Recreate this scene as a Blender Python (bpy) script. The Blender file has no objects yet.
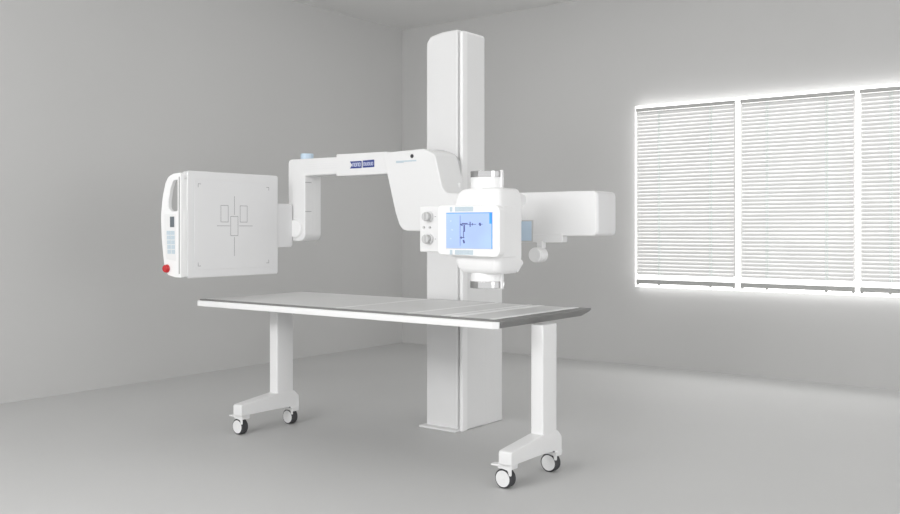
import bpy, bmesh, math, random
from mathutils import Vector, Matrix
PI = math.pi
C = bpy.context.scene.collection
S = bpy.context.scene

# ------------------------------------------------------------------ camera
cam_d = bpy.data.cameras.new('camera')
cam_d.sensor_width = 36.0
cam_d.lens = 921.0 / 900.0 * 36.0
cam_d.shift_y = -28.0 / 900.0
cam = bpy.data.objects.new('camera', cam_d)
C.objects.link(cam)
cam.location = (0, 0, 1.15)
cam.rotation_euler = (PI / 2, 0, math.atan2(0.6018, 0.7986))
S.camera = cam

# ------------------------------------------------------------------ world, lamps, exposure
W = bpy.data.worlds.new('world')
S.world = W
W.use_nodes = True
bg = W.node_tree.nodes['Background']
bg.inputs[0].default_value = (1.0, 1.0, 1.0, 1)
bg.inputs[1].default_value = 1.15


def area(name, loc, target, size, sy, power, col=(1, 1, 1)):
    l = bpy.data.lights.new(name, 'AREA')
    l.shape = 'RECTANGLE'
    l.size = size
    l.size_y = sy
    l.energy = power
    l.color = col
    o = bpy.data.objects.new(name, l)
    C.objects.link(o)
    o.location = loc
    o.rotation_euler = (Vector(target) - Vector(loc)).to_track_quat('-Z', 'Y').to_euler()
    return o


area('soft_light', (-2.8, -1.0, 3.0), (-3.2, 4.0, 0.6), 3.5, 1.6, 138)
area('soft_light', (4.2, 1.6, 1.5), (-3.0, 4.4, 1.3), 2.4, 2.0, 42)
area('overhead_fill_light', (-3.5, 5.3, 3.14), (-3.5, 5.301, 0.0), 2.6, 1.2, 10)  # unseen area light, added overhead to brighten the tabletop

S.view_settings.view_transform = 'Standard'
S.view_settings.look = 'None'
S.view_settings.gamma = 1
S.view_settings.use_curve_mapping = False
S.view_settings.exposure = 0.2


# ------------------------------------------------------------------ materials
def mat(name, col, rough=0.5, metal=0.0, emit=0.0, var=0.015, scale=6.0, spec=0.5, bump=0.0):
    m = bpy.data.materials.new(name)
    m.use_nodes = True
    n = m.node_tree
    b = n.nodes['Principled BSDF']
    b.inputs['Roughness'].default_value = rough
    b.inputs['Metallic'].default_value = metal
    b.inputs['Specular IOR Level'].default_value = spec
    tc = n.nodes.new('ShaderNodeTexCoord')
    nz = n.nodes.new('ShaderNodeTexNoise')
    nz.inputs['Scale'].default_value = scale
    nz.inputs['Detail'].default_value = 4
    n.links.new(tc.outputs['Object'], nz.inputs['Vector'])
    cr = n.nodes.new('ShaderNodeValToRGB')
    cr.color_ramp.elements[0].position = 0.3
    cr.color_ramp.elements[1].position = 0.7
    cr.color_ramp.elements[0].color = tuple(max(0, c * (1 - var)) for c in col) + (1,)
    cr.color_ramp.elements[1].color = tuple(min(1, c * (1 + var)) for c in col) + (1,)
    n.links.new(nz.outputs['Fac'], cr.inputs['Fac'])
    n.links.new(cr.outputs['Color'], b.inputs['Base Color'])
    if emit:
        b.inputs['Emission Strength'].default_value = emit
        n.links.new(cr.outputs['Color'], b.inputs['Emission Color'])
    if bump:
        bp = n.nodes.new('ShaderNodeBump')
        bp.inputs['Strength'].default_value = bump
        bp.inputs['Distance'].default_value = 0.002
        n2 = n.nodes.new('ShaderNodeTexNoise')
        n2.inputs['Scale'].default_value = 250
        n.links.new(tc.outputs['Object'], n2.inputs['Vector'])
        n.links.new(n2.outputs['Fac'], bp.inputs['Height'])
        n.links.new(bp.outputs['Normal'], b.inputs['Normal'])
    return m


WALL = mat('wall_paint', (0.59, 0.588, 0.582), 0.85, spec=0.2, scale=0.8, var=0.01)
CEIL = mat('ceiling_paint', (0.80, 0.798, 0.79), 0.9, spec=0.2, scale=0.8, var=0.01)
FLOOR = mat('floor_vinyl', (0.59, 0.59, 0.586), 0.55, spec=0.3, scale=1.2, var=0.01)
WHITE = mat('white_enamel', (0.84, 0.84, 0.84), 0.38, scale=3, var=0.004)
WHITE2 = mat('white_plastic', (0.90, 0.90, 0.90), 0.3, scale=3, var=0.004)
COLM = mat('column_enamel', (0.80, 0.80, 0.80), 0.35, scale=3, var=0.004)
GREYW = mat('pale_grey_cover', (0.79, 0.79, 0.795), 0.5, var=0.006)
CARR = mat('carriage_shaded_grey', (0.60, 0.60, 0.605), 0.5, var=0.006)  # darker than the column: the shade on the carriage is in the colour
PAD = mat('tabletop_laminate', (0.74, 0.74, 0.735), 0.45, var=0.01)
EDGE = mat('grey_aluminium_edge', (0.22, 0.22, 0.215), 0.45)
TIRE = mat('dark_rubber', (0.055, 0.055, 0.06), 0.7)
DARK = mat('dark_plastic', (0.05, 0.05, 0.055), 0.5)
LINE = mat('grey_print', (0.22, 0.22, 0.23), 0.7)
SEAM = mat('seam_shadow_gap', (0.42, 0.42, 0.42), 0.7)  # grey that stands in for the shade inside narrow gaps
KNOB = mat('grey_knob_plastic', (0.58, 0.58, 0.58), 0.45)
CHROME = mat('brushed_chrome', (0.50, 0.50, 0.50), 0.08, 1.0, scale=30)
STRIP = mat('white_joint_strip', (0.99, 0.99, 0.99), 0.5, var=0)
BLUEKEY = mat('pale_blue_membrane', (0.55, 0.64, 0.70), 0.45)
BLUEKNOB = mat('pale_blue_plastic', (0.58, 0.71, 0.84), 0.45)
LOGO = mat('logo_blue', (0.035, 0.06, 0.27), 0.5)
LOGOW = mat('logo_letter_white', (0.75, 0.79, 0.93), 0.5)
RED = mat('red_plastic', (0.55, 0.02, 0.025), 0.4)
LCD = mat('small_display_grey', (0.14, 0.16, 0.18), 0.25)
SLAT = mat('blind_slat_white', (0.80, 0.797, 0.79), 0.6)
RAILM = mat('blind_rail_grey', (0.46, 0.46, 0.45), 0.5)
CORD = mat('blind_cord', (0.80, 0.88, 0.86), 0.7)
GLOW = mat('window_daylight_pane', (1, 1, 1), 0.6, emit=2.0, var=0)
INK = mat('screen_ink', (0.06, 0.07, 0.20), 0.5, emit=0.5)
TAB = mat('screen_tab_blue', (0.03, 0.20, 0.60), 0.4, emit=0.9)


def screen_mat():
    m = bpy.data.materials.new('touch_screen')
    m.use_nodes = True
    n = m.node_tree
    b = n.nodes['Principled BSDF']
    b.inputs['Roughness'].default_value = 0.25
    b.inputs['Base Color'].default_value = (0.03, 0.04, 0.06, 1)
    tc = n.nodes.new('ShaderNodeTexCoord')
    nz = n.nodes.new('ShaderNodeTexNoise')
    nz.inputs['Scale'].default_value = 6
    nz.inputs['Detail'].default_value = 1
    n.links.new(tc.outputs['Object'], nz.inputs['Vector'])
    cr = n.nodes.new('ShaderNodeValToRGB')
    cr.color_ramp.elements[0].position = 0.3
    cr.color_ramp.elements[1].position = 0.7
    cr.color_ramp.elements[0].color = (0.42, 0.54, 0.98, 1)
    cr.color_ramp.elements[1].color = (0.48, 0.66, 1.0, 1)
    n.links.new(nz.outputs['Fac'], cr.inputs['Fac'])
    n.links.new(cr.outputs['Color'], b.inputs['Emission Color'])
    b.inputs['Emission Strength'].default_value = 0.93
    return m


SCREEN = screen_mat()


# ------------------------------------------------------------------ mesh helpers
ORG = Vector((0, 0, 0))       # world position of the thing under construction


def obj(name, bm, m, parent=None, bevel=0.0, seg=3, label=None, loc=None):
    bmesh.ops.recalc_face_normals(bm, faces=bm.faces)
    me = bpy.data.meshes.new(name)
    org = ORG if parent is not None else (Vector(loc) if loc else Vector((0, 0, 0)))
    bmesh.ops.translate(bm, verts=bm.verts, vec=-org)
    bm.to_mesh(me)
    bm.free()
    me.materials.append(m)
    for p in me.polygons:
        p.use_smooth = True
    me.set_sharp_from_angle(angle=math.radians(32))
    o = bpy.data.objects.new(name, me)
    C.objects.link(o)
    if parent is not None:
        o.parent = parent
    elif loc:
        o.location = loc
    if bevel:
        md = o.modifiers.new('bevel', 'BEVEL')
        md.width = bevel
        md.segments = seg
        md.limit_method = 'ANGLE'
        md.angle_limit = math.radians(40)
        md.harden_normals = True
    if label:
        o['label'] = label
    return o


def struct(name, bm, m, parent=None):
    o = obj(name, bm, m, parent)
    if parent is None:
        o['kind'] = 'structure'
    return o


def thing(name, loc, label, cat, group=None):
    global ORG
    o = bpy.data.objects.new(name, None)
    o.empty_display_size = 0.1
    C.objects.link(o)
    o.location = loc
    ORG = Vector(loc)
    o['label'] = label
    o['category'] = cat
    if group:
        o['group'] = group
    return o


def box(bm, x0, x1, y0, y1, z0, z1):
    vs = [bm.verts.new((x, y, z)) for x in (x0, x1) for y in (y0, y1) for z in (z0, z1)]
    for f in ((0, 1, 3, 2), (4, 6, 7, 5), (0, 4, 5, 1), (2, 3, 7, 6), (0, 2, 6, 4), (1, 5, 7, 3)):
        bm.faces.new([vs[i] for i in f])
    return bm


def B(x0, x1, y0, y1, z0, z1):
    return box(bmesh.new(), x0, x1, y0, y1, z0, z1)


def rnd(pts, seg=8):
    """polygon [(a, b, radius)] -> points with rounded corners"""
    out = []
    n = len(pts)
    for i in range(n):
        p = Vector(pts[i][:2])
        r = pts[i][2] if len(pts[i]) > 2 else 0
        if r <= 0:
            out.append(tuple(p))
            continue
        a = Vector(pts[i - 1][:2]) - p
        b = Vector(pts[(i + 1) % n][:2]) - p
        la, lb = a.length, b.length
        a.normalize()
        b.normalize()
        ang = a.angle(b)
        t = min(r / math.tan(ang / 2), la * 0.49, lb * 0.49)
        rr = t * math.tan(ang / 2)
        cpt = p + (a + b).normalized() * (rr / math.sin(ang / 2))
        s = p + a * t
        e = p + b * t
        v0, v1 = s - cpt, e - cpt
        tot = v0.angle(v1)
        sg = 1 if v0.x * v1.y - v0.y * v1.x > 0 else -1
        for k in range(seg + 1):
            w = sg * tot * k / seg
            out.append((cpt.x + v0.x * math.cos(w) - v0.y * math.sin(w), cpt.y + v0.x * math.sin(w) + v0.y * math.cos(w)))
    return out


def prism(bm, poly, axis, a, b, hole=None):
    """extrude a 2D polygon along axis ('y': poly is x,z; 'x': y,z; 'z': x,y)"""
    def P(p, t):
        return {'y': (p[0], t, p[1]), 'x': (t, p[0], p[1]), 'z': (p[0], p[1], t)}[axis]
    loops = []
    for t in (a, b):
        loops.append([bm.verts.new(P(p, t)) for p in poly])
    n = len(poly)
    for i in range(n):
        bm.faces.new((loops[0][i], loops[0][(i + 1) % n], loops[1][(i + 1) % n], loops[1][i]))
    if hole is None:
        bm.faces.new(loops[0])
        bm.faces.new(loops[1])
    else:
        hl = []
        for t in (a, b):
            hl.append([bm.verts.new(P(p, t)) for p in hole])
        m = len(hole)
        for i in range(m):
            bm.faces.new((hl[0][i], hl[0][(i + 1) % m], hl[1][(i + 1) % m], hl[1][i]))
        for L, H in zip(loops, hl):
            es = [bm.edges.get((L[i], L[(i + 1) % n])) for i in range(n)] + [bm.edges.get((H[i], H[(i + 1) % m])) for i in range(m)]
            bmesh.ops.triangle_fill(bm, edges=es, use_dissolve=False, use_beauty=True)
    return bm


def PR(poly, axis, a, b, hole=None):
    return prism(bmesh.new(), poly, axis, a, b, hole)


def rrect(a0, a1, b0, b1, r, seg=8):
    return rnd([(a0, b0, r), (a1, b0, r), (a1, b1, r), (a0, b1, r)], seg)


def cyl(bm, c, axis, r, l, n=40, r2=None, ch=0.0):
    """solid cylinder centred at c, chamfer ch at both ends"""
    r2 = r if r2 is None else r2
    prof = [(-l / 2, r - ch), (-l / 2 + ch, r), (l / 2 - ch, r2), (l / 2, r2 - ch)] if ch else [(-l / 2, r), (l / 2, r2)]
    rings = []
    for t, rr in prof:
        ring = []
        for k in range(n):
            w = 2 * PI * k / n
            u, v = rr * math.cos(w), rr * math.sin(w)
            d = {'z': (u, v, t), 'y': (u, t, v), 'x': (t, u, v)}[axis]
            ring.append(bm.verts.new((c[0] + d[0], c[1] + d[1], c[2] + d[2])))
        rings.append(ring)
    for a, b in zip(rings, rings[1:]):
        for k in range(n):
            bm.faces.new((a[k], a[(k + 1) % n], b[(k + 1) % n], b[k]))
    bm.faces.new(rings[0])
    bm.faces.new(rings[-1])
    return bm


def CY(c, axis, r, l, n=40, r2=None, ch=0.0):
    return cyl(bmesh.new(), c, axis, r, l, n, r2, ch)


def ringz(bm, c, ro, ri, z0, z1, n=48):
    lo = []
    for r, z in ((ro, z0), (ro, z1), (ri, z1), (ri, z0)):
        lo.append([bm.verts.new((c[0] + r * math.cos(2 * PI * k / n), c[1] + r * math.sin(2 * PI * k / n), z)) for k in range(n)])
    for i in range(4):
        a, b = lo[i], lo[(i + 1) % 4]
        for k in range(n):
            bm.faces.new((a[k], a[(k + 1) % n], b[(k + 1) % n], b[k]))
    return bm


# ------------------------------------------------------------------ the room
XL, YB, ZC = -6.0, 7.16, 3.166
XR, YF = 4.5, -3.0
struct('floor', B(XL - 0.1, XR, YF, YB + 0.1, -0.1, 0), FLOOR)
struct('ceiling', B(XL - 0.1, XR, YF, YB + 0.1, ZC, ZC + 0.1), CEIL)
struct('wall_left', B(XL - 0.1, XL, YF, YB + 0.1, 0, ZC), WALL)
struct('wall_back', B(XL, XR, YB, YB + 0.1, 0, ZC), WALL)

# glowing window behind the blinds: proud, oversized pane whose rim stands for the halo
bm = bmesh.new()
box(bm, -3.405, -0.775, 7.098, YB, 0.668, 2.178)
struct('window_1', bm, GLOW)


# ------------------------------------------------------------------ window blinds
def blind(x0, x1, label):
    Y = 7.070
    t = thing('venetian_blind', ((x0 + x1) / 2, Y, 0.685), label, 'window blind', 'venetian blinds over the bright window')
    # head rail
    bm = B(x0, x1, Y - 0.02, Y + 0.02, 2.126, 2.152)
    obj('head_rail', bm, RAILM, t, bevel=0.002, seg=2)
    # slats: crowned strips tilted nearly closed
    bm = bmesh.new()
    n = 46
    top, bot = 2.108, 0.788
    for i in range(n):
        z = top + (bot - top) * i / (n - 1)
        tilt = math.radians(74)
        w = 0.0160
        prev = None
        rows = []
        for k in range(5):
            s = -1 + k * 0.5
            crown = 0.0028 * (1 - s * s)
            dy = s * w * math.cos(tilt) + crown * math.sin(tilt) * -1
            dz = s * w * math.sin(tilt) + crown * math.cos(tilt)
            rows.append((dy, dz))
        for th in (0.0, -0.0007):
            pass
        va = [(bm.verts.new((x0 + 0.008, Y + dy, z + dz)), bm.verts.new((x1 - 0.008, Y + dy, z + dz))) for dy, dz in rows]
        vb = [(bm.verts.new((x0 + 0.008, Y + dy, z + dz - 0.0008)), bm.verts.new((x1 - 0.008, Y + dy, z + dz - 0.0008))) for dy, dz in rows]
        for k in range(4):
            bm.faces.new((va[k][0], va[k][1], va[k + 1][1], va[k + 1][0]))
            bm.faces.new((vb[k][0], vb[k + 1][0], vb[k + 1][1], vb[k][1]))
            bm.faces.new((va[k][0], va[k + 1][0], vb[k + 1][0], vb[k][0]))
            bm.faces.new((va[k][1], vb[k][1], vb[k + 1][1], va[k + 1][1]))
        bm.faces.new((va[0][0], vb[0][0], vb[0][1], va[0][1]))
        bm.faces.new((va[4][0], va[4][1], vb[4][1], vb[4][0]))
    obj('slats', bm, SLAT, t)
    # bottom rail with end caps
    bm = B(x0, x1, Y - 0.013, Y + 0.013, 0.697, 0.733)
    obj('bottom_rail', bm, RAILM, t, bevel=0.003, seg=2)
    for xx in (x0 + 0.012, x0 + 0.2, x1 - 0.2, x1 - 0.012):
        obj('rail_foot', B(xx - 0.008, xx + 0.008, Y - 0.011, Y + 0.011, 0.685, 0.6975), RAILM, t)
    for xx in (x0 + 0.2, x1 - 0.2):
        bm = bmesh.new()
        cyl(bm, (xx, Y - 0.0165, (2.126 + 0.733) / 2), 'z', 0.0022, 2.126 - 0.733, 8)
        cyl(bm, (xx + 0.014, Y - 0.0165, (2.126 + 0.733) / 2), 'z', 0.0022, 2.126 - 0.733, 8)
        obj('ladder_cord', bm, CORD, t)
    for xx in (x0 + 0.004, x1 - 0.004):
        obj('side_edge', B(xx - 0.002, xx + 0.002, Y - 0.009, Y + 0.009, 0.78, 2.126), RAILM, t)


blind(-3.379, -2.543, 'white venetian blind over the bright window, leftmost, nearest the room corner')
blind(-2.500, -1.665, 'white venetian blind over the bright window, the whole middle one of three')
blind(-1.631, -0.800, 'white venetian blind over the bright window, rightmost, cut off by the picture edge')

# ------------------------------------------------------------------ patient table
T = thing('patient_table', (-3.33, 3.785, 0), 'long white mobile patient table on castors with grey top, in front of the column', 'table')
TX0, TX1, TY0, TY1 = -4.355, -2.262, 3.378, 4.20
# top slab with an edge that slants inward below
bm = bmesh.new()
sec = [(0.0, 0.745), (0.002, 0.740), (-0.004, 0.730), (-0.035, 0.706), (-0.06, 0.704)]
lo = []
for off, z in sec:
    lo.append([bm.verts.new((x, y, z)) for x, y in ((TX0 - off, TY0 + 0.0 - min(off, 0)), (TX1 + off, TY0 - min(off, 0)), (TX1 + off, TY1 + off), (TX0 - off, TY1 + off))])
for a, b in zip(lo, lo[1:]):
    for k in range(4):
        bm.faces.new((a[k], a[(k + 1) % 4], b[(k + 1) % 4], b[k]))
bm.faces.new(lo[0])
bm.faces.new(lo[-1])
obj('tabletop', bm, EDGE, T, bevel=0.001, seg=1)
for a, b in ((TX0 + 0.014, -3.305), (-3.289, -2.832), (-2.812, -2.625), (-2.598, -2.568), (-2.522, -2.348)):
    obj('top_panel', B(a, b, TY0 + 0.036, TY1 - 0.026, 0.7445, 0.7465), PAD, T)
for a, b in ((-3.305, -3.289), (-2.832, -2.812), (-2.625, -2.598), (-2.568, -2.522), (-2.348, -2.318)):
    obj('joint_strip', B(a, b, TY0 + 0.036, TY1 - 0.026, 0.7445, 0.7472), STRIP, T, label='bright white strip between two grey panels')
# white rail along the front edge
bm = PR(rnd([(3.362, 0.706, 0.004), (3.380, 0.706, 0), (3.380, 0.738, 0), (3.362, 0.738, 0.004)], 4), 'x', TX0, -2.300)
obj('side_rail', bm, WHITE2, T, label='white side rail along the front edge of the table')
bm = PR(rnd([(-2.300, 3.362, 0), (-2.272, 3.374, 0.006), (-2.272, 3.380, 0), (-2.300, 3.380, 0)], 4), 'z', 0.708, 0.738)
obj('rail_end_cap', bm, GREYW, T)


def table_leg(dx):
    # one-piece foot: low at the front, rising to the upright
    x0, x1 = -2.272 + dx, -2.203 + dx
    prof = [(3.375, 0.112, 0.004), (3.375, 0.172, 0.012), (3.632, 0.202, 0), (3.775, 0.202, 0), (3.812, 0.168, 0.006),
            (3.812, 0.078, 0.004), (3.765, 0.078, 0), (3.745, 0.108, 0.01), (3.64, 0.113, 0)]
    lg = obj('leg', PR(rnd(prof, 6), 'x', x0, x1), WHITE, T, bevel=0.006)
    up = PR(rnd([(x0 + 0.001, 3.640, 0.008), (x1 - 0.001, 3.640, 0.008), (x1 - 0.001, 3.768, 0.008), (x0 + 0.001, 3.768, 0.008)], 5), 'z', 0.195, 0.706)
    obj('upright', up, WHITE, lg)
    for yc, front in ((3.420, True), (3.782, False)):
        xc = (x0 + x1) / 2 - (0.027 if front else 0.010)
        r = 0.0435
        bm = CY((xc, yc, r), 'y', r, 0.046, 40, ch=0.005)
        obj('castor_tyre', bm, TIRE, lg, label='dark rubber tyre of a castor')
        bm = CY((xc, yc, r), 'y', 0.0365, 0.0480, 36, ch=0.001)
        cyl(bm, (xc, yc, r), 'y', 0.007, 0.0520, 16, ch=0.001)
        obj('castor_wheel', bm, WHITE, lg)
        # hood over the trailing side of the wheel
        hood = rnd([(xc + 0.000, 0.090, 0.004), (xc + 0.000, 0.114 if front else 0.105, 0), (xc + 0.050, 0.114 if front else 0.105, 0.004), (xc + 0.050, 0.062, 0.006), (xc + 0.036, 0.062, 0.003), (xc + 0.030, 0.084, 0.01)], 4)
        bm = bmesh.new()
        prism(bm, hood, 'y', yc - 0.028, yc - 0.0245)
        box(bm, xc - 0.024, xc + 0.048, yc - 0.0265, yc + 0.0265, 0.0885, 0.114 if front else 0.105)
        obj('castor_hood', bm, WHITE, lg, bevel=0.002, seg=2)
        if front:
            pedal = rnd([(xc - 0.060, yc - 0.034, 0.008), (xc - 0.006, yc - 0.030, 0), (xc - 0.006, yc + 0.010, 0), (xc - 0.060, yc + 0.004, 0.008)], 4)
            obj('brake_pedal', PR(pedal, 'z', 0.098, 0.106), WHITE2, lg, bevel=0.002, seg=2)
        else:
            obj('castor_bolt', CY((x1 + 0.001, 3.735, 0.108), 'x', 0.004, 0.006, 12), LINE, lg)


table_leg(-0.004)
table_leg(-1.786)

# ------------------------------------------------------------------ x-ray machine
R = thing('x_ray_machine', (-3.25, 4.44, 0), 'tall white radiography machine with column, swing arm, detector and tube head, behind the table', 'x-ray machine')
# column: front cover, main body, deeper lower housing
prof = rnd([(-3.348, 0.0), (-3.120, 0.0), (-3.120, 2.288, 0.012), (-3.230, 2.286, 0), (-3.318, 2.270, 0.03), (-3.348, 2.235, 0.03)], 6)
obj('column_cover', PR(prof, 'y', 4.212, 4.262), COLM, R, bevel=0.010)
prof = rnd([(-3.344, 0.0), (-3.086, 0.0), (-3.086, 2.283, 0.02), (-3.230, 2.281, 0), (-3.318, 2.266, 0.03), (-3.344, 2.232, 0.03)], 6)
side = rnd([(4.225, 0.0), (4.500, 0.0), (4.500, 2.266, 0.02), (4.37, 2.286, 0), (4.225, 2.286, 0.006)], 6)
col = obj('column', PR(prof, 'y', 4.232, 4.440), COLM, R, bevel=0.014, seg=4)
bm = PR(rnd([(-3.107, 4.210, 0.008), (-3.084, 4.210, 0.010), (-3.084, 4.26, 0), (-3.107, 4.26, 0)], 5), 'z', 0.0, 2.272)
obj('column_trim', bm, WHITE2, R, bevel=0.004)
obj('rear_housing', PR(rrect(-3.342, -3.088, 4.41, 4.622, 0.006, 3), 'z', 0.0, 1.10), COLM, R, bevel=0.006)
obj('base_plate', B(-3.366, -3.100, 4.165, 4.230, 0.0, 0.012), WHITE, R, bevel=0.003, seg=2)

# carriage riding on the column
prof = rnd([(-3.33, 1.16, 0.03), (-3.092, 1.16, 0.05), (-3.092, 1.56, 0.10), (-3.22, 1.603, 0.05), (-3.33, 1.603, 0.03)], 12)
car = obj('carriage', PR(prof, 'y', 4.150, 4.216), CARR, R, bevel=0.008, label='rounded carriage on the column, shade put into its grey')
obj('pivot_hub', CY((-3.22, 4.12, 1.36), 'y', 0.09, 0.07, 40), GREYW, car)
bm = CY((-3.030, 4.10, 1.383), 'z', 0.011, 0.045, 20, ch=0.003)
cyl(bm, (-3.030, 4.10, 1.350), 'z', 0.006, 0.05, 12)
obj('lock_pin', bm, WHITE2, car)

# swing arm
AY = 3.95
body = rnd([(-3.449, 1.582, 0.016), (-3.150, 1.590, 0.05), (-3.072, 1.560, 0.05), (-3.012, 1.345, 0.06), (-2.80, 1.334, 0),
            (-2.094, 1.334, 0.02), (-2.094, 1.116, 0.02), (-2.386, 1.116, 0.0), (-2.386, 1.100, 0), (-2.75, 1.130, 0.0), (-3.310, 1.140, 0.07), (-3.352, 1.24, 0.0)], 8)
arm = obj('swing_arm', PR(body, 'y', AY - 0.012, 4.143), WHITE, R, bevel=0.010, seg=4)
# chamfered end cap
bm = bmesh.new()
cp = []
for xx, ins in ((-2.098, 0.006), (-2.093, 0.006), (-2.087, 0.014)):
    cp.append([bm.verts.new((xx, a, b)) for a, b in rrect(AY - 0.012 + ins, 4.143 - ins, 1.116 + ins, 1.334 - ins, 0.014, 5)])
for a, b in zip(cp, cp[1:]):
    for k in range(len(a)):
        bm.faces.new((a[k], a[(k + 1) % len(a)], b[(k + 1) % len(a)], b[k]))
bm.faces.new(cp[0])
bm.faces.new(cp[-1])
obj('arm_end_cap', bm, GREYW, arm)
# recessed marker and label strip on the arm
obj('arm_screw', CY((-3.230, AY - 0.013, 1.553), 'y', 0.011, 0.006, 20, ch=0.002), DARK, arm, label='small dark round plug on the arm')
bm = bmesh.new()
box(bm, -3.345, -3.200, AY - 0.0135, AY - 0.011, 1.523, 1.531)
box(bm, -3.345, -3.290, AY - 0.0135, AY - 0.011, 1.519, 1.523)
obj('arm_label', bm, BLUEKEY, arm, label='thin pale blue label strip')
# under-arm bracket and dial
obj('under_bracket', PR(rnd([(-2.60, 1.125, 0), (-2.275, 1.125, 0), (-2.275, 1.084, 0.008), (-2.60, 1.080, 0.004)], 4), 'y', AY - 0.014, 3.985), WHITE, arm, bevel=0.004, seg=2)
bm = B(-2.520, -2.446, AY - 0.0185, AY - 0.012, 1.086, 1.194)
kf = obj('arm_keypad', bm, KNOB, arm)
bm = bmesh.new()
box(bm, -2.515, -2.451, AY - 0.021, AY - 0.018, 1.091, 1.189)
obj('keypad_face', bm, BLUEKNOB, arm, label='blue keypad face at the arm root')
bm = CY((-2.400, 3.915, 1.022), 'y', 0.038, 0.065, 40, ch=0.005)
obj('round_dial', bm, WHITE, arm)
bm = CY((-2.400, 3.880, 1.022), 'y', 0.035, 0.008, 40, ch=0.002)
obj('dial_cap', bm, WHITE2, arm)
obj('dial_stem', B(-2.412, -2.385, 3.92, 3.96, 1.055, 1.09), WHITE, arm)

# telescopic sleeve with the badge, and the hanging yoke
prof = rnd([(-3.815, 1.462, 0.006), (-3.815, 1.592, 0.006), (-3.42, 1.588, 0), (-3.42, 1.462, 0)], 4)
slv = obj('arm_sleeve', PR(prof, 'y', AY - 0.005, 4.086), WHITE, R, bevel=0.005)
# badge: two blue words' ground with pale strokes
bm = bmesh.new()
y0, y1 = AY - 0.0075, AY - 0.0045
prism(bm, [(-3.703, 1.503), (-3.612, 1.503), (-3.612, 1.544), (-3.703, 1.544), (-3.684, 1.5225)], 'y', y0, y1)
prism(bm, [(-3.602, 1.504), (-3.515, 1.505), (-3.515, 1.547), (-3.602, 1.545)], 'y', y0, y1)
obj('badge', bm, LOGO, slv, label='dark blue two-part badge with pale lettering')
bm = bmesh.new()


def stroke(bm, pts, w, y0, y1):
    for a, b in zip(pts, pts[1:]):
        d = Vector((b[0] - a[0], b[1] - a[1]))
        if d.length < 1e-6:
            continue
        d.normalize()
        nrm = Vector((-d.y, d.x)) * w / 2
        e = d * w * 0.3
        prism(bm, [(a[0] - e.x + nrm.x, a[1] - e.y + nrm.y), (b[0] + e.x + nrm.x, b[1] + e.y + nrm.y), (b[0] + e.x - nrm.x, b[1] + e.y - nrm.y), (a[0] - e.x - nrm.x, a[1] - e.y - nrm.y)], 'y', y0, y1)


# illegible in the photograph: small pale looping strokes where the letters stand
lx = -3.680
for k in range(4):
    x = lx + k * 0.0165
    stroke(bm, [(x, 1.514), (x, 1.533), (x + 0.010, 1.533), (x + 0.010, 1.514)] + ([(x, 1.514)] if k % 2 else []), 0.0034, y0 - 0.001, y0 + 0.0002)
obj('badge_lettering', bm, LOGOW, slv)
bm = bmesh.new()
lx = -3.594
for k in range(5):
    x = lx + k * 0.0155
    stroke(bm, [(x, 1.533), (x, 1.516), (x + 0.009, 1.516), (x + 0.009, 1.533)] + ([(x, 1.533)] if k % 2 == 0 else []), 0.0032, y0 - 0.001, y0 + 0.0002)
obj('badge_lettering', bm, LOGOW, slv)

yk = rnd([(-3.80, 1.474, 0), (-3.80, 1.577, 0), (-4.232, 1.580, 0.028), (-4.232, 1.075, 0.045), (-4.084, 1.075, 0.050), (-4.084, 1.474, 0.008)], 8)
yoke = obj('yoke', PR(yk, 'y', AY, 4.090), WHITE, R, bevel=0.008)
bm = bmesh.new()
for zz in (1.540, 1.528, 1.512):     # fine grooves along the bar
    box(bm, -4.085, -3.815, AY - 0.0006, AY + 0.001, zz, zz + 0.0016)
obj('groove', bm, GREYW, yoke)
for zz in (1.434, 1.256):
    obj('scale_mark', B(-4.0845, -4.0832, 3.953, 4.005, zz, zz + 0.0022), LINE, yoke, label='short dark mark on the inner face of the yoke')
bm = bmesh.new()
for yy in (3.985, 4.015, 4.045):
    box(bm, -4.0845, -4.0834, yy, yy + 0.001, 1.14, 1.46)
obj('inner_groove', bm, GREYW, yoke)
obj('lock_knob', CY((-4.132, 4.015, 1.592), 'z', 0.040, 0.046, 36, ch=0.004), BLUEKNOB, yoke, label='pale blue round knob on top of the yoke')
bm = CY((-4.165, 3.946, 1.152), 'y', 0.058, 0.018, 40, ch=0.008)
obj('pivot', bm, WHITE2, yoke)

# ---------------- detector
DX = -4.177
DY0, DY1, DZ0, DZ1 = 3.158, 3.818, 0.879, 1.471
bm = PR(rrect(DY0, DY1, DZ0, DZ1, 0.016, 5), 'x', DX - 0.022, DX)
det = obj('detector', bm, GREYW, R, bevel=0.006)
# back box, its near upper corner cut; a groove of space separates it from the cover
bm = PR(rrect(DY0 + 0.004, DY1 - 0.01, DZ0 + 0.004, DZ1 - 0.002, 0.02, 5), 'x', DX - 0.060, DX - 0.029)
obj('back_box', bm, WHITE, det, bevel=0.006)
obj('cover_gap_shade', B(DX - 0.030, DX - 0.021, DY0 + 0.012, DY1 - 0.02, DZ0 + 0.012, DZ1 - 0.01), SEAM, det)  # fills the gap behind the cover, shade put into its grey
# raised active area with a soft rim
bm = PR(rrect(DY0 + 0.045, DY1 - 0.045, DZ0 + 0.045, DZ1 - 0.045, 0.02, 5), 'x', DX - 0.002, DX + 0.0015)
obj('active_area', bm, GREYW, det, bevel=0.001, seg=1)
bm = bmesh.new()
XF = DX + 0.0015
w = 0.0022


def dl(y0, z0, y1, z1):
    box(bm, XF - 0.0002, XF + 0.0004, min(y0, y1) - w / 2, max(y0, y1) + w / 2, min(z0, z1) - w / 2, max(z0, z1) + w / 2)


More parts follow.
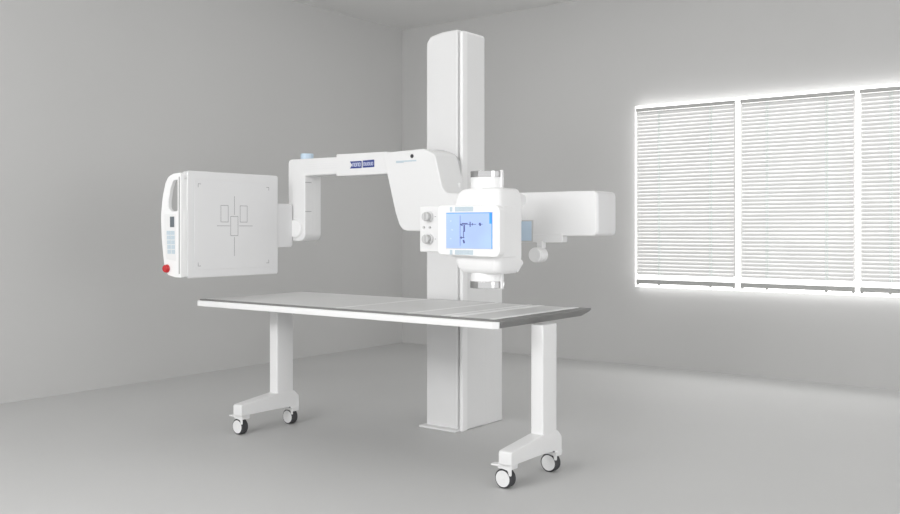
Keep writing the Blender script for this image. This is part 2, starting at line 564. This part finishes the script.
def drect(a, b, c, d):
    dl(a, b, c, b)
    dl(a, d, c, d)
    dl(a, b, a, d)
    dl(c, b, c, d)


yc, zc = 3.482, 1.168
ML = 'thin grey positioning mark on the detector face'


def mark(*fs):
    global bm
    bm = bmesh.new()
    for f, args in fs:
        f(*args)
    obj('field_marking', bm, LINE, det, label=ML)


mark((drect, (3.385, 1.190, 3.437, 1.284)))
mark((drect, (3.524, 1.190, 3.576, 1.284)))
mark((drect, (3.455, 1.112, 3.508, 1.222)))
mark((dl, (yc, 1.232, yc, 1.338)))
mark((dl, (yc, 0.996, yc, 1.104)))
mark((dl, (3.358, zc, 3.447, zc)))
mark((dl, (3.516, zc, 3.616, zc)))
for yy, zz, sy, sz in ((3.228, 1.400, 1, -1), (3.742, 1.398, -1, -1), (3.228, 0.945, 1, 1), (3.742, 0.948, -1, 1)):
    mark((dl, (yy, zz, yy + sy * 0.018, zz)), (dl, (yy, zz, yy, zz + sz * 0.018)))
# side plate shaped as a D handle, on the near edge
outer = rnd([(-4.180, 1.457, 0.004), (-4.250, 1.453, 0.03), (-4.292, 1.437, 0.03), (-4.318, 1.405, 0.05), (-4.343, 1.330, 0.2), (-4.359, 1.225, 0.3), (-4.353, 1.110, 0.3),
             (-4.338, 1.000, 0.2), (-4.322, 0.925, 0.03), (-4.296, 0.897, 0.02), (-4.230, 0.886, 0.01), (-4.180, 0.886, 0.004)], 5)
inner = rnd([(-4.210, 1.422, 0.008), (-4.250, 1.416, 0.015), (-4.274, 1.370, 0.05), (-4.291, 1.300, 0.05), (-4.290, 1.262, 0.02), (-4.262, 1.247, 0.015), (-4.210, 1.247, 0.008)], 5)
hd = obj('handle', PR(outer, 'y', 3.118, 3.138, hole=inner), WHITE2, det, bevel=0.005, label='white D-shaped side handle with a control strip')
low = rnd([(-4.178, 1.245, 0), (-4.345, 1.245, 0.01), (-4.345, 1.110, 0.3), (-4.334, 1.000, 0.2), (-4.318, 0.925, 0.03), (-4.292, 0.900, 0.02), (-4.230, 0.889, 0.01), (-4.180, 0.889, 0.004)], 5)
obj('control_housing', PR(low, 'y', 3.136, 3.157), WHITE2, det)
obj('handle_mount', B(-4.232, -4.182, 3.136, 3.160, 1.425, 1.450), WHITE2, det)
obj('handle_spine', B(-4.204, -4.182, 3.136, 3.160, 1.244, 1.430), WHITE2, det)
obj('handle_slot_shade', B(-4.199, -4.190, 3.1165, 3.1190, 0.905, 1.435), SEAM, det)  # flat grey strip in place of a groove, painted as its shade
obj('control_strip', PR(rnd([(-4.222, 1.232, 0.01), (-4.326, 1.232, 0.01), (-4.322, 1.10, 0), (-4.306, 0.985, 0.01), (-4.222, 0.975, 0.01)], 4), 'y', 3.1155, 3.1185), BLUEKEY if False else WHITE, det)
obj('status_display', B(-4.272, -4.236, 3.1135, 3.116, 1.160, 1.218), LCD, det, label='small grey display on the control strip')
bm = bmesh.new()
for r in range(5):
    for c in range(2):
        xx = -4.302 + c * 0.036
        zz = 1.128 - r * 0.026
        box(bm, xx + r * 0.002, xx + 0.032 + r * 0.001, 3.1135, 3.116, zz - 0.010, zz + 0.012)
obj('keypad', bm, BLUEKEY, det, label='pale blue membrane keys')
bm = CY((-4.300, 3.114, 0.932), 'y', 0.023, 0.010, 30, ch=0.003)
cyl(bm, (-4.300, 3.104, 0.932), 'y', 0.021, 0.016, 30, ch=0.005)
obj('emergency_button', bm, RED, det, label='red emergency stop button')
# bracket to the yoke
bm = PR(rrect(3.76, 3.944, 1.038, 1.304, 0.022, 6), 'x', DX - 0.058, DX - 0.006)
obj('detector_bracket', bm, GREYW, det, bevel=0.006)

# ---------------- tube head
HX0, HX1 = -2.540, -2.286
HY0, HY1 = 3.388, 3.590
zt, zb = 1.336, 0.947
bm = bmesh.new()
# rounded box: stack of rounded rectangles, shoulders drawn in at top and bottom
lv = [(zt, 0.040), (zt - 0.006, 0.022), (zt - 0.022, 0.010), (zt - 0.050, 0.003), (zt - 0.075, 0.0), (zb + 0.085, 0.0), (zb + 0.055, 0.003), (zb + 0.025, 0.010), (zb + 0.008, 0.022), (zb, 0.040)]
rings = []
for z, ins in lv:
    rings.append([bm.verts.new((a, b, z)) for a, b in rnd([(HX0 + ins * 1.6, HY0 + ins * 0.7, 0.030), (HX1 - ins * 0.5, HY0 + ins * 0.7, 0.036), (HX1 - ins * 0.5 + 0.002, HY1 - ins * 0.5, 0.020), (HX0 + ins * 1.6, HY1 - ins * 0.5, 0.02)], 6)])
for a, b in zip(rings, rings[1:]):
    for k in range(len(a)):
        bm.faces.new((a[k], a[(k + 1) % len(a)], b[(k + 1) % len(a)], b[k]))
bm.faces.new(rings[0])
bm.faces.new(rings[-1])
head = obj('tube_head', bm, WHITE2, R)
# mid band wrapping round behind the monitor
bm = PR(rnd([(HX0 + 0.004, HY0 - 0.012, 0.01), (HX1 + 0.005, HY0 - 0.012, 0.030), (HX1 + 0.005, 3.53, 0.004), (HX0 + 0.004, 3.53, 0.004)], 6), 'z', 1.022, 1.252)
obj('middle_band', bm, WHITE2, head, bevel=0.004)
# ears at the back of the head
bm = bmesh.new()
prism(bm, rnd([(3.575, 1.318, 0.008), (3.628, 1.305, 0.014), (3.628, 1.268, 0.014), (3.575, 1.25, 0)], 4), 'x', HX1 - 0.12, HX1 - 0.006)
obj('rear_ear', bm, WHITE, head, bevel=0.003, seg=2)
bm = bmesh.new()
prism(bm, rnd([(3.545, 1.005, 0.0), (3.592, 1.008, 0.003), (3.604, 0.992, 0.005), (3.548, 0.942, 0.008)], 4), 'x', HX1 - 0.12, HX1 - 0.004)
obj('rear_ear', bm, WHITE, head, bevel=0.003, seg=2)
# trunnion that carries the head on the arm
obj('trunnion', CY((-2.575, 3.765, 1.19), 'y', 0.066, 0.37, 40), WHITE, head)
# chrome rings with white collars
for top in (True, False):
    cx, cy = -2.412, 3.485
    if top:
        zc0, zc1, zr0, zr1 = 1.325, 1.388, 1.386, 1.414
    else:
        zc0, zc1, zr0, zr1 = 0.910, 0.965, 0.880, 0.912
    bm = CY((cx, cy, (zc0 + zc1) / 2), 'z', 0.076, zc1 - zc0, 48, ch=0.002)
    obj('tube_collar', bm, WHITE2, head)
    bm = bmesh.new()
    ringz(bm, (cx, cy), 0.079, 0.064, zr0, zr1, 56)
    box(bm, cx - 0.06, cx + 0.06, cy - 0.03, cy + 0.03, (zr0 + zr1) / 2 - 0.006, (zr0 + zr1) / 2 + 0.006)
    obj('chrome_ring', bm, CHROME, head, bevel=0.0015, seg=2, label='polished chrome end ring of the tube')
    z0, z1 = (1.338, 1.418) if top else (0.878, 0.948)
    obj('ring_fin', B(cx + 0.0745, cx + 0.086, cy - 0.008, cy + 0.006, z0, z1), WHITE2, head, bevel=0.002, seg=2)

# collimator with its knobs (left of the monitor)
bm = PR(rnd([(-2.742, 1.042, 0.006), (-2.540, 1.042, 0), (-2.540, 1.258, 0), (-2.742, 1.258, 0.006)], 4), 'y', 3.400, 3.570)
colm = obj('collimator', bm, WHITE, R, bevel=0.005)
for zz in (1.208, 1.103):
    bm = CY((-2.684, 3.395, zz), 'y', 0.025, 0.012, 36, ch=0.002)
    obj('knob_skirt', bm, GREYW, colm)
    bm = CY((-2.684, 3.380, zz), 'y', 0.021, 0.030, 36, ch=0.003)
    box(bm, -2.6875, -2.6805, 3.360, 3.368, zz - 0.019, zz + 0.019)
    obj('collimator_knob', bm, KNOB, colm, label='grey round adjusting knob')
for xx in (-2.716, -2.680):
    obj('push_button', CY((xx, 3.397, 1.158), 'y', 0.0055, 0.008, 16, ch=0.001), KNOB, colm)
for zz in (1.208, 1.103):
    obj('knob_mark', B(-2.652, -2.643, 3.3994, 3.4004, zz - 0.001, zz + 0.001), LINE, colm)

# monitor
bz = rnd([(-2.592, 1.032, 0.018), (-2.250, 1.024, 0.030), (-2.250, 1.254, 0.030), (-2.592, 1.259, 0.018)], 8)
mon = obj('monitor', PR(bz, 'y', 3.345, 3.392), WHITE2, R, bevel=0.006)
SX0, SX1, SZ0, SZ1 = -2.540, -2.288, 1.063, 1.223
sy = 3.345
obj('screen_edge', B(SX0 - 0.002, SX1 + 0.002, sy - 0.0010, sy + 0.001, SZ0 - 0.002, SZ1 + 0.002), KNOB, mon)
obj('screen', B(SX0, SX1, sy - 0.0020, sy, SZ0, SZ1), SCREEN, mon, label='glowing light blue touch screen')


def SP(px, py):   # picture coordinates on the screen, 0..1
    return (SX0 + (SX1 - SX0) * px, SZ1 - (SZ1 - SZ0) * py)


bm = bmesh.new()


def ss(pts, w):
    stroke(bm, [SP(*p) for p in pts], w, sy - 0.0026, sy - 0.0018)


ss([(0.31, 0.08), (0.31, 0.93)], 0.0022)
ss([(0.31, 0.325), (0.66, 0.325)], 0.0026)
ss([(0.35, 0.30), (0.47, 0.30)], 0.004)
ss([(0.32, 0.325), (0.36, 0.36)], 0.005)
ss([(0.53, 0.26), (0.53, 0.39)], 0.005)
ss([(0.58, 0.30), (0.58, 0.35)], 0.004)
ss([(0.74, 0.30), (0.75, 0.35)], 0.009)
ss([(0.71, 0.325), (0.80, 0.325)], 0.002)
ss([(0.40, 0.36), (0.40, 0.52)], 0.008)
ss([(0.385, 0.52), (0.385, 0.70)], 0.0035)
ss([(0.31, 0.70), (0.40, 0.70)], 0.004)
ss([(0.335, 0.67), (0.335, 0.73)], 0.004)
ss([(0.385, 0.78), (0.40, 0.84)], 0.009)
obj('screen_diagram', bm, INK, mon, label='dark line diagram shown on the screen')
for p in ((0.10, 0.23), (0.10, 0.73), (0.13, 0.48)):
    a = SP(*p)
    bm = bmesh.new()
    box(bm, a[0] - 0.004, a[0] + 0.004, sy - 0.0026, sy - 0.0018, a[1] - 0.003, a[1] + 0.003)
    obj('screen_icon', bm, BLUEKNOB, mon)
a, b = SP(0.945, 0.0), SP(1.0, 0.31)
bm = B(a[0], b[0], sy - 0.0026, sy - 0.0018, b[1], a[1])
box(bm, SX0, SX1, sy - 0.0026, sy - 0.0018, SZ1 - 0.003, SZ1)
box(bm, SX1 - 0.003, SX1, sy - 0.0026, sy - 0.0018, SZ0, SZ1)
obj('screen_tab', bm, TAB, mon, label='darker blue tab at the screen corner')
for z0, z1 in ((1.229, 1.250), (1.034, 1.055)):
    bm = bmesh.new()
    box(bm, -2.521, -2.507, sy - 0.0012, sy + 0.001, z0, z1)
    for k in range(4):
        box(bm, -2.492 + k * 0.0255, -2.492 + k * 0.0255 + 0.0245, sy - 0.0012, sy + 0.001, z0, z1)
    obj('monitor_keys', bm, BLUEKEY, mon, label='row of pale blue membrane keys')
